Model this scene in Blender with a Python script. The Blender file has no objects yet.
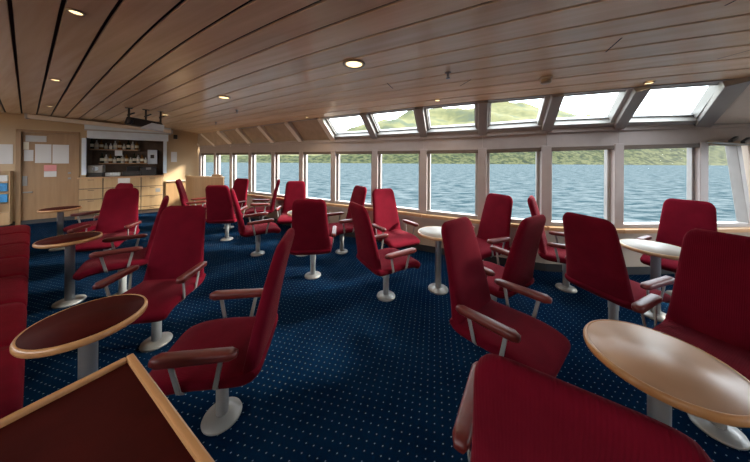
import bpy, bmesh, math, random
from mathutils import Vector, Matrix
R = math.radians
random.seed(7)
scene = bpy.context.scene
COL = scene.collection

# ------------------------------------------------------------------ camera geometry (photo 750 x 462)
F, CY, ROLL, EYE = 237.0, 159.5, R(-0.35), 1.5
_c, _s = math.cos(ROLL), math.sin(ROLL)
def ray(px, py):
    dx, dy = px - 375, py - CY
    return (dx*_c - dy*_s)/F, 1.0, -(dx*_s + dy*_c)/F
def at(px, py, Z):
    x, y, z = ray(px, py); t = (Z - EYE)/z
    return x*t, t
def on_plane(px, py, p0, n):
    d = Vector(ray(px, py)); o = Vector((0, 0, EYE)); n = Vector(n)
    return o + d*((Vector(p0) - o).dot(n)/d.dot(n))

# ------------------------------------------------------------------ materials
def new_mat(name):
    m = bpy.data.materials.new(name); m.use_nodes = True
    nt = m.node_tree; return m, nt, nt.nodes['Principled BSDF']
def N(nt, t, **kw):
    n = nt.nodes.new(t)
    for k, v in kw.items(): setattr(n, k, v)
    return n
def ramp(nt, fac, stops):
    r = N(nt, 'ShaderNodeValToRGB'); e = r.color_ramp.elements
    while len(e) < len(stops): e.new(0.5)
    for i, (p, c) in enumerate(stops): e[i].position = p; e[i].color = (*c, 1)
    nt.links.new(fac, r.inputs['Fac']); return r.outputs['Color']
def plain(name, col, rough=0.5, metal=0.0, var=0.08, scale=8.0, bump=0.0, bscale=200.0, spec=0.5, sheen=0.0):
    m, nt, b = new_mat(name)
    tc = N(nt, 'ShaderNodeTexCoord'); no = N(nt, 'ShaderNodeTexNoise')
    no.inputs['Scale'].default_value = scale; no.inputs['Detail'].default_value = 4
    nt.links.new(tc.outputs['Object'], no.inputs['Vector'])
    lo = tuple(c*(1-var) for c in col); hi = tuple(min(1, c*(1+var)) for c in col)
    nt.links.new(ramp(nt, no.outputs['Fac'], [(.3, lo), (.7, hi)]), b.inputs['Base Color'])
    b.inputs['Roughness'].default_value = rough; b.inputs['Metallic'].default_value = metal
    b.inputs['Specular IOR Level'].default_value = spec
    if sheen: b.inputs['Sheen Weight'].default_value = sheen; b.inputs['Sheen Roughness'].default_value = .4
    if bump:
        n2 = N(nt, 'ShaderNodeTexNoise'); n2.inputs['Scale'].default_value = bscale
        nt.links.new(tc.outputs['Object'], n2.inputs['Vector'])
        bp = N(nt, 'ShaderNodeBump'); bp.inputs['Strength'].default_value = bump; bp.inputs['Distance'].default_value = .002
        nt.links.new(n2.outputs['Fac'], bp.inputs['Height']); nt.links.new(bp.outputs['Normal'], b.inputs['Normal'])
    return m
def wood(name, c1, c2, rough=.4, rot=0.0, stretch=(.6, 14, 14), scale=2.2, tint=None, spec=.5):
    m, nt, b = new_mat(name)
    tc = N(nt, 'ShaderNodeTexCoord'); mp = N(nt, 'ShaderNodeMapping')
    mp0 = N(nt, 'ShaderNodeMapping'); mp0.inputs['Rotation'].default_value = (0, 0, rot)
    mp.inputs['Scale'].default_value = stretch
    no = N(nt, 'ShaderNodeTexNoise'); no.inputs['Scale'].default_value = scale; no.inputs['Detail'].default_value = 6
    L = nt.links
    L.new(tc.outputs['Object'], mp0.inputs['Vector']); L.new(mp0.outputs['Vector'], mp.inputs['Vector']); L.new(mp.outputs['Vector'], no.inputs['Vector'])
    col = ramp(nt, no.outputs['Fac'], [(.25, c1), (.75, c2)])
    if tint:
        at_ = N(nt, 'ShaderNodeVertexColor', layer_name=tint)
        mx = N(nt, 'ShaderNodeMix', data_type='RGBA', blend_type='MULTIPLY'); mx.inputs['Factor'].default_value = 1
        L.new(col, mx.inputs[6]); L.new(at_.outputs['Color'], mx.inputs[7]); col = mx.outputs[2]
    L.new(col, b.inputs['Base Color'])
    b.inputs['Roughness'].default_value = rough; b.inputs['Specular IOR Level'].default_value = spec
    return m
def fabric(name, col):
    m, nt, b = new_mat(name); L = nt.links
    tc = N(nt, 'ShaderNodeTexCoord')
    no = N(nt, 'ShaderNodeTexNoise'); no.inputs['Scale'].default_value = 7; no.inputs['Detail'].default_value = 5
    L.new(tc.outputs['Object'], no.inputs['Vector'])
    L.new(ramp(nt, no.outputs['Fac'], [(.3, tuple(c*.85 for c in col)), (.75, tuple(c*1.15 for c in col))]), b.inputs['Base Color'])
    wv = N(nt, 'ShaderNodeTexWave', bands_direction='X'); wv.inputs['Scale'].default_value = 40; wv.inputs['Distortion'].default_value = .6
    L.new(tc.outputs['Object'], wv.inputs['Vector'])
    bp = N(nt, 'ShaderNodeBump'); bp.inputs['Strength'].default_value = .25; bp.inputs['Distance'].default_value = .003
    L.new(wv.outputs['Fac'], bp.inputs['Height']); L.new(bp.outputs['Normal'], b.inputs['Normal'])
    b.inputs['Roughness'].default_value = .95; b.inputs['Specular IOR Level'].default_value = .04
    b.inputs['Sheen Weight'].default_value = .07; b.inputs['Sheen Roughness'].default_value = .35
    b.inputs['Sheen Tint'].default_value = (1, .45, .45, 1)
    return m
def carpet():
    m, nt, b = new_mat('navy dotted carpet'); L = nt.links
    tc = N(nt, 'ShaderNodeTexCoord'); mp = N(nt, 'ShaderNodeMapping')
    mp.inputs['Rotation'].default_value = (0, 0, R(-31)); P = 1/.062
    mp.inputs['Scale'].default_value = (P, P, P)
    L.new(tc.outputs['Object'], mp.inputs['Vector'])
    sp = N(nt, 'ShaderNodeSeparateXYZ'); L.new(mp.outputs['Vector'], sp.inputs[0])
    def M(op, a, b_=None, c=None):
        n = N(nt, 'ShaderNodeMath', operation=op)
        for i, v in enumerate((a, b_, c)):
            if v is None: continue
            if isinstance(v, (int, float)): n.inputs[i].default_value = v
            else: L.new(v, n.inputs[i])
        return n.outputs[0]
    row = M('FLOOR', M('MULTIPLY', sp.outputs['Y'], 2.0))
    xs = M('ADD', sp.outputs['X'], M('MULTIPLY', row, .5))
    fx = M('ABSOLUTE', M('SUBTRACT', M('FRACT', xs), .5))
    fy = M('ABSOLUTE', M('SUBTRACT', M('FRACT', M('MULTIPLY', sp.outputs['Y'], 2.0)), .5))
    dot = M('MULTIPLY', M('LESS_THAN', fx, .062), M('LESS_THAN', fy, .085))
    no = N(nt, 'ShaderNodeTexNoise'); no.inputs['Scale'].default_value = 3; no.inputs['Detail'].default_value = 6
    L.new(tc.outputs['Object'], no.inputs['Vector'])
    base = ramp(nt, no.outputs['Fac'], [(.3, CARPET[0]), (.7, CARPET[1])])
    mx = N(nt, 'ShaderNodeMix', data_type='RGBA'); L.new(dot, mx.inputs[0]); L.new(base, mx.inputs[6]); mx.inputs[7].default_value = (.13, .16, .18, 1)
    L.new(mx.outputs[2], b.inputs['Base Color'])
    n2 = N(nt, 'ShaderNodeTexNoise'); n2.inputs['Scale'].default_value = 350; L.new(tc.outputs['Object'], n2.inputs['Vector'])
    bp = N(nt, 'ShaderNodeBump'); bp.inputs['Strength'].default_value = .4; bp.inputs['Distance'].default_value = .004
    L.new(n2.outputs['Fac'], bp.inputs['Height']); L.new(bp.outputs['Normal'], b.inputs['Normal'])
    b.inputs['Roughness'].default_value = 1; b.inputs['Specular IOR Level'].default_value = 0
    return m
def glass():
    m = bpy.data.materials.new('window glass'); m.use_nodes = True; nt = m.node_tree; nt.nodes.clear(); L = nt.links
    o = N(nt, 'ShaderNodeOutputMaterial'); mx = N(nt, 'ShaderNodeMixShader'); t = N(nt, 'ShaderNodeBsdfTransparent'); g = N(nt, 'ShaderNodeBsdfGlossy')
    t.inputs['Color'].default_value = (.93, .97, .97, 1); g.inputs['Roughness'].default_value = .0
    lw = N(nt, 'ShaderNodeLayerWeight'); lw.inputs['Blend'].default_value = .5
    pw = N(nt, 'ShaderNodeMath', operation='POWER'); pw.inputs[1].default_value = 9.0; L.new(lw.outputs['Facing'], pw.inputs[0])
    no = N(nt, 'ShaderNodeTexNoise'); no.inputs['Scale'].default_value = 4
    ad = N(nt, 'ShaderNodeMath', operation='MULTIPLY_ADD'); ad.inputs[1].default_value = .5; ad.inputs[2].default_value = .0
    L.new(pw.outputs[0], ad.inputs[0])
    L.new(ad.outputs[0], mx.inputs[0]); L.new(t.outputs[0], mx.inputs[1]); L.new(g.outputs[0], mx.inputs[2]); L.new(mx.outputs[0], o.inputs[0])
    return m
def emit(name, col, st):
    m, nt, b = new_mat(name); b.inputs['Base Color'].default_value = (*col, 1)
    b.inputs['Emission Color'].default_value = (*col, 1); b.inputs['Emission Strength'].default_value = st
    no = N(nt, 'ShaderNodeTexNoise'); no.inputs['Scale'].default_value = 90
    nt.links.new(ramp(nt, no.outputs['Fac'], [(.3, tuple(c*.8 for c in col)), (.7, col)]), b.inputs['Emission Color'])
    return m
def papery(name, ink, scale, head=None):
    """white sheet with rows of print too small to read"""
    m, nt, b = new_mat(name); L = nt.links
    tc = N(nt, 'ShaderNodeTexCoord'); br = N(nt, 'ShaderNodeTexBrick')
    br.inputs['Scale'].default_value = scale; br.inputs['Mortar Size'].default_value = .035
    br.inputs['Color1'].default_value = (*ink, 1); br.inputs['Color2'].default_value = (.5, .5, .5, 1); br.inputs['Mortar'].default_value = (.5, .5, .5, 1)
    br.inputs['Bias'].default_value = .1
    L.new(tc.outputs['Generated'], br.inputs['Vector'])
    L.new(br.outputs['Color'], b.inputs['Base Color']); b.inputs['Roughness'].default_value = .5
    return m

CARPET = [(.0010, .0060, .0180), (.0020, .0112, .0295)]
M = {}
M['red'] = fabric('crimson ribbed fabric', (.084, .0028, .0088))
M['sofa'] = fabric('crimson sofa fabric', (.135, .0045, .0125))
M['leather'] = plain('oxblood leather', (.085, .010, .0075), .42, var=.15, spec=.35, bump=.15, bscale=120)
M['steel'] = plain('brushed satin steel', (.20, .197, .19), .4, .25, .06)
M['pole'] = plain('grey painted steel', (.34, .34, .34), .42, .1, .05)
M['maroon'] = plain('maroon laminate', (.034, .0034, .0024), .65, var=.15, bump=.05, spec=.04)
M['tan'] = plain('glare tinted tan laminate', (.34, .205, .13), .42, var=.10, scale=3)  # skylight glare on the tabletop put into its colour
M['pale'] = plain('glare tinted pale laminate', (.20, .175, .15), .5, var=.06, scale=3)  # window reflection on these tabletops painted in as a paler colour
M['edge'] = wood('beech edge banding', (.30, .14, .05), (.40, .20, .08), .35)
M['edge2'] = wood('pale beech edging', (.32, .18, .085), (.40, .24, .125), .35)
M['beech'] = wood('light beech veneer', (.30, .19, .09), (.37, .24, .125), .45, rot=0, stretch=(9, 9, .7))
M['beech2'] = wood('honey beech veneer', (.21, .118, .052), (.27, .158, .074), .45, stretch=(9, 9, .7))
M['plank'] = wood('cherry ceiling planks', (.70, .47, .285), (.86, .63, .42), .26, rot=R(28), stretch=(.35, 9, 9), scale=2, tint='tint', spec=.9)
M['gap'] = plain('dark plank groove', (.012, .006, .005), .8)
M['carpet'] = carpet()
M['cream'] = plain('cream wall paint', (.38, .31, .25), .6, var=.03, scale=2)
M['wallbeige'] = plain('beige bulkhead panel', (.38, .27, .155), .5, var=.05, scale=1.5)
M['frame'] = plain('pale grey painted metal', (.22, .20, .19), .42, var=.04)
M['white'] = plain('white painted metal', (.27, .26, .245), .4, var=.03)
M['beam'] = plain('off white painted beam', (.62, .56, .50), .45, var=.03)
M['soffit'] = plain('warm white soffit panel', (.68, .56, .46), .5, var=.02)
M['band'] = plain('grey beige lintel paint', (.26, .215, .205), .45, var=.04)
M['blindfab'] = plain('brown roller blind fabric', (.33, .255, .19), .8, var=.1, bump=.2, bscale=400)
M['cassette'] = plain('dark brown blind cassette', (.07, .045, .032), .5)
M['glass'] = glass()
M['black'] = plain('black plastic', (.012, .012, .013), .4, var=.2)
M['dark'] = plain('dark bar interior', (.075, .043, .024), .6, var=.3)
M['shutter'] = plain('blue grey shutter', (.52, .60, .68), .5, .0, .05)
M['paper'] = papery('printed white sheet', (.30, .32, .35), 14)
M['paperw'] = plain('white paper', (.5, .5, .5), .6, var=.04)
M['pink'] = plain('pale pink card', (.55, .20, .20), .6)
M['blue'] = plain('blue brochures', (.02, .19, .42), .4, var=.25, scale=30)
M['bottle'] = plain('dark green bottle glass', (.02, .03, .015), .1, var=.4)
M['amber'] = plain('amber bottle glass', (.20, .09, .02), .12, var=.3)
M['clear'] = plain('clear bottle glass', (.45, .45, .42), .12, var=.2)
M['label'] = plain('cream bottle label', (.60, .55, .42), .6)
M['basebd'] = plain('black rubber skirting', (.012, .012, .014), .6)
M['lamp'] = emit('warm downlight lens', (1.0, .76, .38), .7)
M['lampring'] = plain('dull bronze lamp ring', (.30, .22, .15), .35, .6)

# ------------------------------------------------------------------ mesh builder
class MB:
    def __init__(s): s.bm = bmesh.new(); s.mi = 0; s.smooth = False
    def face(s, vs):
        try: f = s.bm.faces.new(vs); f.material_index = s.mi; f.smooth = s.smooth; return f
        except ValueError: return None
    def hexa(s, p):       # 8 corners: bottom 4 ccw, top 4 ccw
        v = [s.bm.verts.new(q) for q in p]
        for f in ((3,2,1,0),(4,5,6,7),(0,1,5,4),(1,2,6,5),(2,3,7,6),(3,0,4,7)): s.face([v[i] for i in f])
        return s
    def box(s, x0, x1, y0, y1, z0, z1):
        return s.hexa([(x0,y0,z0),(x1,y0,z0),(x1,y1,z0),(x0,y1,z0),(x0,y0,z1),(x1,y0,z1),(x1,y1,z1),(x0,y1,z1)])
    def bar(s, a, b, w, h, up=(0,0,1), off=0.0):
        """rectangular bar from a to b, width w across, h along up (off moves it along up)"""
        a, b, up = Vector(a), Vector(b), Vector(up); d = (b-a).normalized(); side = d.cross(up).normalized(); up = side.cross(d).normalized()
        sw, uh = side*(w/2), up*(h/2); o = up*off
        return s.hexa([a-sw-uh+o, b-sw-uh+o, b+sw-uh+o, a+sw-uh+o, a-sw+uh+o, b-sw+uh+o, b+sw+uh+o, a+sw+uh+o])
    def loft(s, rings, cap=True, closed=True):
        s.smooth = True
        vr = [[s.bm.verts.new(p) for p in r] for r in rings]; n = len(vr[0])
        for a, b in zip(vr, vr[1:]):
            for i in range(n if closed else n-1): s.face([a[i], a[(i+1)%n], b[(i+1)%n], b[i]])
        if cap: s.face(vr[0][::-1]); s.face(vr[-1])
        s.smooth = False; return s
    def lathe(s, prof, seg=32, c=(0,0,0), cap=True):
        return s.loft([[(c[0]+r*math.cos(2*math.pi*i/seg), c[1]+r*math.sin(2*math.pi*i/seg), c[2]+z) for i in range(seg)] for r, z in prof], cap)
    def tube(s, a, b, r, seg=12):
        a, b = Vector(a), Vector(b); d = (b-a).normalized(); u = d.orthogonal().normalized(); v = d.cross(u)
        return s.loft([[p + u*(r*math.cos(2*math.pi*i/seg)) + v*(r*math.sin(2*math.pi*i/seg)) for i in range(seg)] for p in (a, b)])
    def build(s, name, mats, parent=None, bevel=0.0, subsurf=0, sharp=40):
        bmesh.ops.recalc_face_normals(s.bm, faces=s.bm.faces[:])
        me = bpy.data.meshes.new(name); s.bm.to_mesh(me); s.bm.free()
        for m in (mats if isinstance(mats, (list, tuple)) else [mats]): me.materials.append(m)
        o = bpy.data.objects.new(name, me); COL.objects.link(o)
        if bevel:
            md = o.modifiers.new('bevel', 'BEVEL'); md.width = bevel; md.segments = 2; md.limit_method = 'ANGLE'; md.angle_limit = R(sharp)
        if subsurf:
            md = o.modifiers.new('subsurf', 'SUBSURF'); md.levels = subsurf; md.render_levels = subsurf
        if parent is not None: o.parent = parent
        return o
def props(o, label=None, cat=None, group=None, kind=None):
    for k, v in (('label', label), ('category', cat), ('group', group), ('kind', kind)):
        if v: o[k] = v
    return o
def thing(name, label, cat, loc=(0,0,0), rz=0.0, group=None):
    o = bpy.data.objects.new(name, None); COL.objects.link(o); o.location = loc; o.rotation_euler = (0, 0, rz); o.empty_display_size = .1
    return props(o, label, cat, group)
def copy_tree(o, parent=None):
    c = o.copy(); COL.objects.link(c)
    if parent is not None: c.parent = parent
    for ch in list(o.children): copy_tree(ch, c)
    return c
def structure(o): o['kind'] = 'structure'; return o

# ------------------------------------------------------------------ plan of the room
def gcurve(X):                                                # ceiling planks follow this curve
    s0, s1, xa, xb = -.68, -.40, -2.2, 3.2
    def G(x):
        if x < xa: return s0*(x-xa)
        if x < xb: t = x-xa; return s0*t + (s1-s0)*t*t/(2*(xb-xa))
        return s0*(xb-xa) + (s1-s0)*(xb-xa)/2 + s1*(x-xb)
    return G(X) - G(0)
def Yedge(X, v=3.747): return v + gcurve(X)
def ceil_v(v): return 2.25 + .223*(1 - math.exp(-max(0, 3.747 - v)/1.46))
def ceil_z(X, Y): return ceil_v(Y - gcurve(X))
def at_ceiling(px, py):
    z = 2.35
    for _ in range(12):
        X, Y = at(px, py, z); z = ceil_z(X, Y)
    return X, Y, z
WP = [(-5.9, 7.52), (-5.4, 7.25), (-3.03, 5.94), (-1.6, 5.17), (-.73, 4.72), (.1, 4.32), (.85, 3.88), (1.65, 3.48), (2.34, 3.22), (3.31, 3.12), (4.65, 3.2), (6, 3.3)]
def wallY(X):
    for (x0, y0), (x1, y1) in zip(WP, WP[1:]):
        if X <= x1: return y0 + (y1-y0)*(X-x0)/(x1-x0)
    return WP[-1][1]
def wall_at(px):
    k = (px-375)/F; best = None
    lo, hi = 2.0, 9.0                        # find depth where the column's ray meets the window wall
    for _ in range(60):
        mid = (lo+hi)/2
        if mid < wallY(k*mid): lo = mid
        else: hi = mid
    return Vector((k*lo, lo, 0))
PX = [201, 216, 232, 251, 274, 302, 334, 375.5, 424, 482.5, 545.5, 617, 701, 754]
POST = [wall_at(p) for p in PX]
ZS, SK = .667, .62
def ztop(X): return 1.655 + .030*max(0, X-1.5)
def zband(X): return 1.895 + .035*max(0, X-1.5)
TOPX = [(190,133), (203,132), (219,130), (238,128.4), (260,125.6), (287.4,122), (321,118), (364,112.7), (419.4,108), (483,101.8), (557,95), (641,89.5), (736,82.5)]
TOP = []
for (px, py) in TOPX:
    k = ray(px, py)[0]; lo, hi = 1.0, 9.0
    for _ in range(60):
        mid = (lo+hi)/2
        if mid < Yedge(k*mid): lo = mid
        else: hi = mid
    TOP.append(Vector((k*lo, lo, 2.25)))
TOP.append(Vector((4.25, Yedge(4.25), 2.25)))
B0, BE, BN = Vector((-7.9, 5.25, 0)), Vector((.7809, .6247, 0)), Vector((.6247, -.7809, 0))
def bar_sz(px, py, off=0.0):
    p = on_plane(px, py, B0 + BN*off, BN); return (p-B0).dot(BE), p.z
BROT = math.atan2(BE.y, BE.x)               # local x along the bar wall, local -y into the room
def bar_loc(s, z, off=0.0): return B0 + BE*s + BN*off + Vector((0, 0, z))
S_CORNER = (Vector((-5.32, 7.21, 0)) - B0).dot(BE)

# ------------------------------------------------------------------ floor and ceiling
m = MB(); v = [m.bm.verts.new(p) for p in ((-11, -4.5, 0), (6.2, -4.5, 0), (6.2, 3.6, 0), (3.0, 3.6, 0), (-5.0, 8.0, 0), (-7.4, 7.3, 0), (-11, 4.2, 0))]
m.face(v); structure(m.build('floor', M['carpet']))
SEAMS = [-3.5+.255*i for i in range(13)] + [-.185, .05, .275, .50, .735, .98, 1.215, 1.46, 1.74, 2.015, 2.285, 2.53, 2.77, 3.02, 3.27, 3.51, 3.747]
def xbar(v):                                 # where a plank line meets the bar wall
    lo, hi = -10.5, -4.0
    for _ in range(50):
        mid = (lo+hi)/2
        if Yedge(mid, v) > 5.25 + .8*(mid+7.9): lo = mid
        else: hi = mid
    return lo
m = MB(); tints = []
for a, b in zip(SEAMS, SEAMS[1:]):
    t = random.uniform(.86, 1.08); g = .0095
    x0 = max(-10.2, xbar((a+b)/2)-.07); NS = 48; rows = []
    for i in range(NS+1):
        X = x0 + (6.0-x0)*i/NS; r = []
        for vv, dz in ((a+g, .012), (a+g+.004, 0), (b-g-.004, 0), (b-g, .012)):
            r.append(m.bm.verts.new((X, Yedge(X, vv), ceil_v(vv)+dz)))
        rows.append(r)
    for ra, rb in zip(rows, rows[1:]):
        for j in range(3):
            f = m.face([ra[j], rb[j], rb[j+1], ra[j+1]])
            if f: tints.append(t)
nplank = len(tints)
m.mi = 1
for a, b in zip(SEAMS, SEAMS[1:]):
    x0 = -10.4; NS = 64
    ra = [m.bm.verts.new((x0+(6.0-x0)*i/NS, Yedge(x0+(6.0-x0)*i/NS, a), ceil_v(a)+.025)) for i in range(NS+1)]
    rb = [m.bm.verts.new((x0+(6.0-x0)*i/NS, Yedge(x0+(6.0-x0)*i/NS, b), ceil_v(b)+.025)) for i in range(NS+1)]
    for i in range(NS): m.face([ra[i], ra[i+1], rb[i+1], rb[i]])
for (p, q) in (((622,37.5),(605.6,52)), ((736,0),(724.7,5.6)), ((471,79.5),(460,86)), ((387,83),(393,88.5)), ((717,59),(750,50))):
    A, Bq = Vector(at_ceiling(*p)), Vector(at_ceiling(*q)); d = (Bq-A).normalized().cross(Vector((0,0,1)))*.005; dz = Vector((0,0,-.001))
    m.face([m.bm.verts.new(c) for c in (A-d+dz, Bq-d+dz, Bq+d+dz, A+d+dz)])
me_faces = len(m.bm.faces)
o = m.build('ceiling', [M['plank'], M['gap']])
ca = o.data.color_attributes.new('tint', 'FLOAT_COLOR', 'CORNER')
for p in o.data.polygons:
    t = tints[p.index] if p.index < nplank else 1.0
    for li in p.loop_indices: ca.data[li].color = (t, t, t, 1)
structure(o)

# ------------------------------------------------------------------ window wall
def bay_frame(i):
    a, b = POST[i], POST[i+1]; e = (b-a).normalized(); n = Vector((e.y, -e.x, 0))
    if n.dot(-a) < 0: n = -n
    return a, b, e, n
m = MB()
ext0 = POST[0] - (POST[1]-POST[0]).normalized()*1.0
chain = [Vector((-5.32, 7.21, 0))] + POST
chain.append(Vector((5.75, wallY(5.75), 0)))
for a, b in zip(chain, chain[1:]):
    e = (b-a).normalized(); n = Vector((e.y, -e.x, 0)); up = Vector((0,0,1))
    for za, zb_, th in ((( 0, 0), (SK, SK), .08), ((ztop(a.x), ztop(b.x)), (zband(a.x), zband(b.x)), .08)):
        P = lambda p, z, k: p + n*k + up*z
        m.hexa([P(a, za[0], 0), P(b, za[1], 0), P(b, za[1], -th), P(a, za[0], -th), P(a, zb_[0], 0), P(b, zb_[1], 0), P(b, zb_[1], -th), P(a, zb_[0], -th)])
# end of the wall beside the last window and the soffit above it
a, b = POST[13] + Vector((.03, 0, 0)), chain[-1]
e = (b-a).normalized(); n = Vector((e.y, -e.x, 0))
m.hexa([a+Vector((0,0,SK)), b+Vector((0,0,SK)), b-n*.08+Vector((0,0,SK)), a-n*.08+Vector((0,0,SK)), a+Vector((-.12,0,ztop(a.x))), b+Vector((0,0,ztop(b.x))), b-n*.08+Vector((0,0,ztop(b.x))), a-n*.08+Vector((-.12,0,ztop(a.x)))])
structure(m.build('wall_front', M['cream']))
m = MB()
p0 = [POST[12]+Vector((0,0,zband(POST[12].x))), chain[-1]+Vector((0,0,zband(5.7))), Vector((5.4, Yedge(5.4), 2.25)), TOP[12]]
for q in (p0,):
    v = [m.bm.verts.new(c) for c in q] ; m.face(v)
    v2 = [m.bm.verts.new(c + Vector((0,0,.05))) for c in q]; m.face(v2[::-1])
    for i in range(4): m.face([v[i], v[(i+1)%4], v2[(i+1)%4], v2[i]])
structure(m.build('wall_soffit', M['soffit']))
# lintel band facing, skirting, ledge
m = MB(); k = MB(); w = MB()
for a, b in zip(chain, chain[1:]):
    e = (b-a).normalized(); n = Vector((e.y, -e.x, 0)); up = Vector((0,0,1))
    Pf = lambda p, z, q: p + n*q + up*z
    za, zb_ = (zband(a.x), zband(b.x))
    m.hexa([Pf(a, za-.05, .05), Pf(b, zb_-.05, .05), Pf(b, zb_-.05, 0), Pf(a, za-.05, 0), Pf(a, za, .05), Pf(b, zb_, .05), Pf(b, zb_, 0), Pf(a, za, 0)])
    ta, tb = ztop(a.x), ztop(b.x)
    m.hexa([Pf(a, ta, .02), Pf(b, tb, .02), Pf(b, tb, .001), Pf(a, ta, .001), Pf(a, za-.05, .02), Pf(b, zb_-.05, .02), Pf(b, zb_-.05, .001), Pf(a, za-.05, .001)])
    k.hexa([Pf(a, 0, .012), Pf(b, 0, .012), Pf(b, 0, .001), Pf(a, 0, .001), Pf(a, .10, .012), Pf(b, .10, .012), Pf(b, .10, .001), Pf(a, .10, .001)])
    w.hexa([Pf(a, SK-.045, .11), Pf(b, SK-.045, .11), Pf(b, SK-.045, .001), Pf(a, SK-.045, .001), Pf(a, SK, .11), Pf(b, SK, .11), Pf(b, SK, .001), Pf(a, SK, .001)])
structure(m.build('trim_1', M['band'])); structure(k.build('baseboard_front', M['basebd'])); structure(w.build('trim_2', M['edge2']))
trim_n = 3
up = Vector((0, 0, 1))
for i, p in enumerate(POST[:13]):            # upright posts between the windows
    a = POST[max(0, i-1)]; b = POST[min(12, i+1)]; e = (b-a).normalized(); n = Vector((e.y, -e.x, 0)); m = MB(); hw = .058
    z0, z1 = SK, ztop(p.x)+.02
    q = [p-e*hw+n*.035, p+e*hw+n*.035, p+e*hw-n*.10, p-e*hw-n*.10]
    m.hexa([c+up*z0 for c in q] + [c+up*z1 for c in q])
    structure(m.build('trim_%d' % trim_n, M['band'], bevel=.006)); trim_n += 1
for i in range(13):                          # windows
    a, b, e, n = bay_frame(i); W = (b-a).length; hw = .058; m = MB(); last = (i == 12)
    s0, s1 = hw, W-hw
    zt0, zt1 = ztop(a.x), ztop(b.x)
    sl = .20 if last else 0.0                # the end window's outer jamb leans in towards the top
    def Pq(s, z, d): return a + e*s + n*d + up*z
    fw = .040
    def bar4(sa, za, sb, zb2, w_, d0, d1, inward):
        q = []
        for d in (d1, d0):
            pass
        A, Bq = Pq(sa, za, 0), Pq(sb, zb2, 0); di = (Bq-A).normalized(); si = di.cross(n).normalized()*w_*inward
        m.hexa([A+n*d1, Bq+n*d1, Bq+si+n*d1, A+si+n*d1, A+n*d0, Bq+n*d0, Bq+si+n*d0, A+si+n*d0])
    d0, d1 = -.075, -.02
    bar4(s0, ZS-.045, s1, ZS-.045, .05, d0, .03, -1)
    bar4(s0, zt0, s1-sl, zt1, .035, d0, d1, 1)
    bar4(s0, ZS, s0, zt0, fw, d0, d1, 1)
    bar4(s1, ZS, s1-sl, zt1, fw if not last else .07, d0, d1 if not last else .03, -1)
    o = structure(m.build('window_%d' % (i+1), M['frame'], bevel=.004))
    g = MB(); q = [Pq(s0+.02, ZS, -.05), Pq(s1-.02, ZS, -.05), Pq(s1-sl-.02, zt1, -.05), Pq(s0+.02, zt0, -.05)]
    g.face([g.bm.verts.new(c) for c in q]); g.build('pane', M['glass'], o)
    if not last:
        c = MB(); q = [Pq(s0, 0, -.015), Pq(s1, 0, -.015), Pq(s1, 0, .03), Pq(s0, 0, .03)]
        zz = [zt0, zt1, zt1, zt0]
        c.hexa([p+up*(z-.055) for p, z in zip(q, zz)] + [p+up*(z+.0) for p, z in zip(q, zz)])
        c.build('blind', M['cassette'], o, bevel=.004)
for i in range(13):                          # raking beams over the posts
    a = POST[i] + up*zband(POST[i].x); b = TOP[i]; d = (b-a).normalized()
    e = (POST[min(13, i+1)]-POST[max(0, i-1)]).normalized(); nn = e.cross(d).normalized()
    if nn.z < 0: nn = -nn
    m = MB(); wd = .115 if i < 12 else .15
    m.bar(a - d*.02, b + d*.02, wd, .10, nn, .0); structure(m.build('trim_%d' % trim_n, M['beam'] if i < 7 else M['frame'], bevel=.006)); trim_n += 1
wn = 14
for i in range(12):                          # raking bays: blinded on the left, glazed on the right
    A, B = POST[i] + up*zband(POST[i].x), POST[i+1] + up*zband(POST[i+1].x); C_, D = TOP[i+1], TOP[i]
    nn = (B-A).cross(D-A).normalized()
    if nn.z < 0: nn = -nn
    def bil(u, t, off=0.0): return (A*(1-u)+B*u)*(1-t) + (D*(1-u)+C_*u)*t + nn*off
    m = MB()
    if i < 6:
        m.hexa([bil(0,-.08,.0), bil(1,-.08,.0), bil(1,1,.03), bil(0,1,.03), bil(0,-.08,.05), bil(1,-.08,.05), bil(1,1.04,.05), bil(0,1.04,.05)])
        structure(m.build('window_%d' % wn, M['blindfab'])); wn += 1
        continue
    u0 = .115/2/(B-A).length
    uA, uB = u0*.9, 1-u0*.9; t0, t1 = .02, .97; fu, ft = .05, .15
    def fr(ua, ub, ta, tb, o0, o1):
        m.hexa([bil(ua,ta,o0), bil(ub,ta,o0), bil(ub,tb,o0), bil(ua,tb,o0), bil(ua,ta,o1), bil(ub,ta,o1), bil(ub,tb,o1), bil(ua,tb,o1)])
    fr(uA, uB, t0, t0+ft, -.02, .10); fr(uA, uB, t1-ft*.5, t1, .02, .10); fr(uA, uA+fu, t0, t1, .02, .10); fr(uB-fu*(1.0 if i < 9 else 1.5), uB, t0, t1, .0, .10)
    o = structure(m.build('window_%d' % wn, M['white'], bevel=.004)); wn += 1
    s = MB()
    for (ua, ub, ta, tb) in ((uA+fu, uB-fu, t0+ft, t0+ft+.035), (uA+fu, uB-fu, t1-ft*.5-.03, t1-ft*.5), (uA+fu, uA+fu+.018, t0+ft, t1-ft*.5), (uB-fu-.018, uB-fu, t0+ft, t1-ft*.5)):
        s.hexa([bil(ua,ta,.05), bil(ub,ta,.05), bil(ub,tb,.05), bil(ua,tb,.05), bil(ua,ta,.085), bil(ub,ta,.085), bil(ub,tb,.085), bil(ua,tb,.085)])
    s.build('sash', M['pole'], o)
    g = MB(); g.face([g.bm.verts.new(c) for c in (bil(uA+fu,t0+ft,.075), bil(uB-fu,t0+ft,.075), bil(uB-fu,t1-ft*.5,.075), bil(uA+fu,t1-ft*.5,.075))]); g.build('pane', M['glass'], o)
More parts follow.
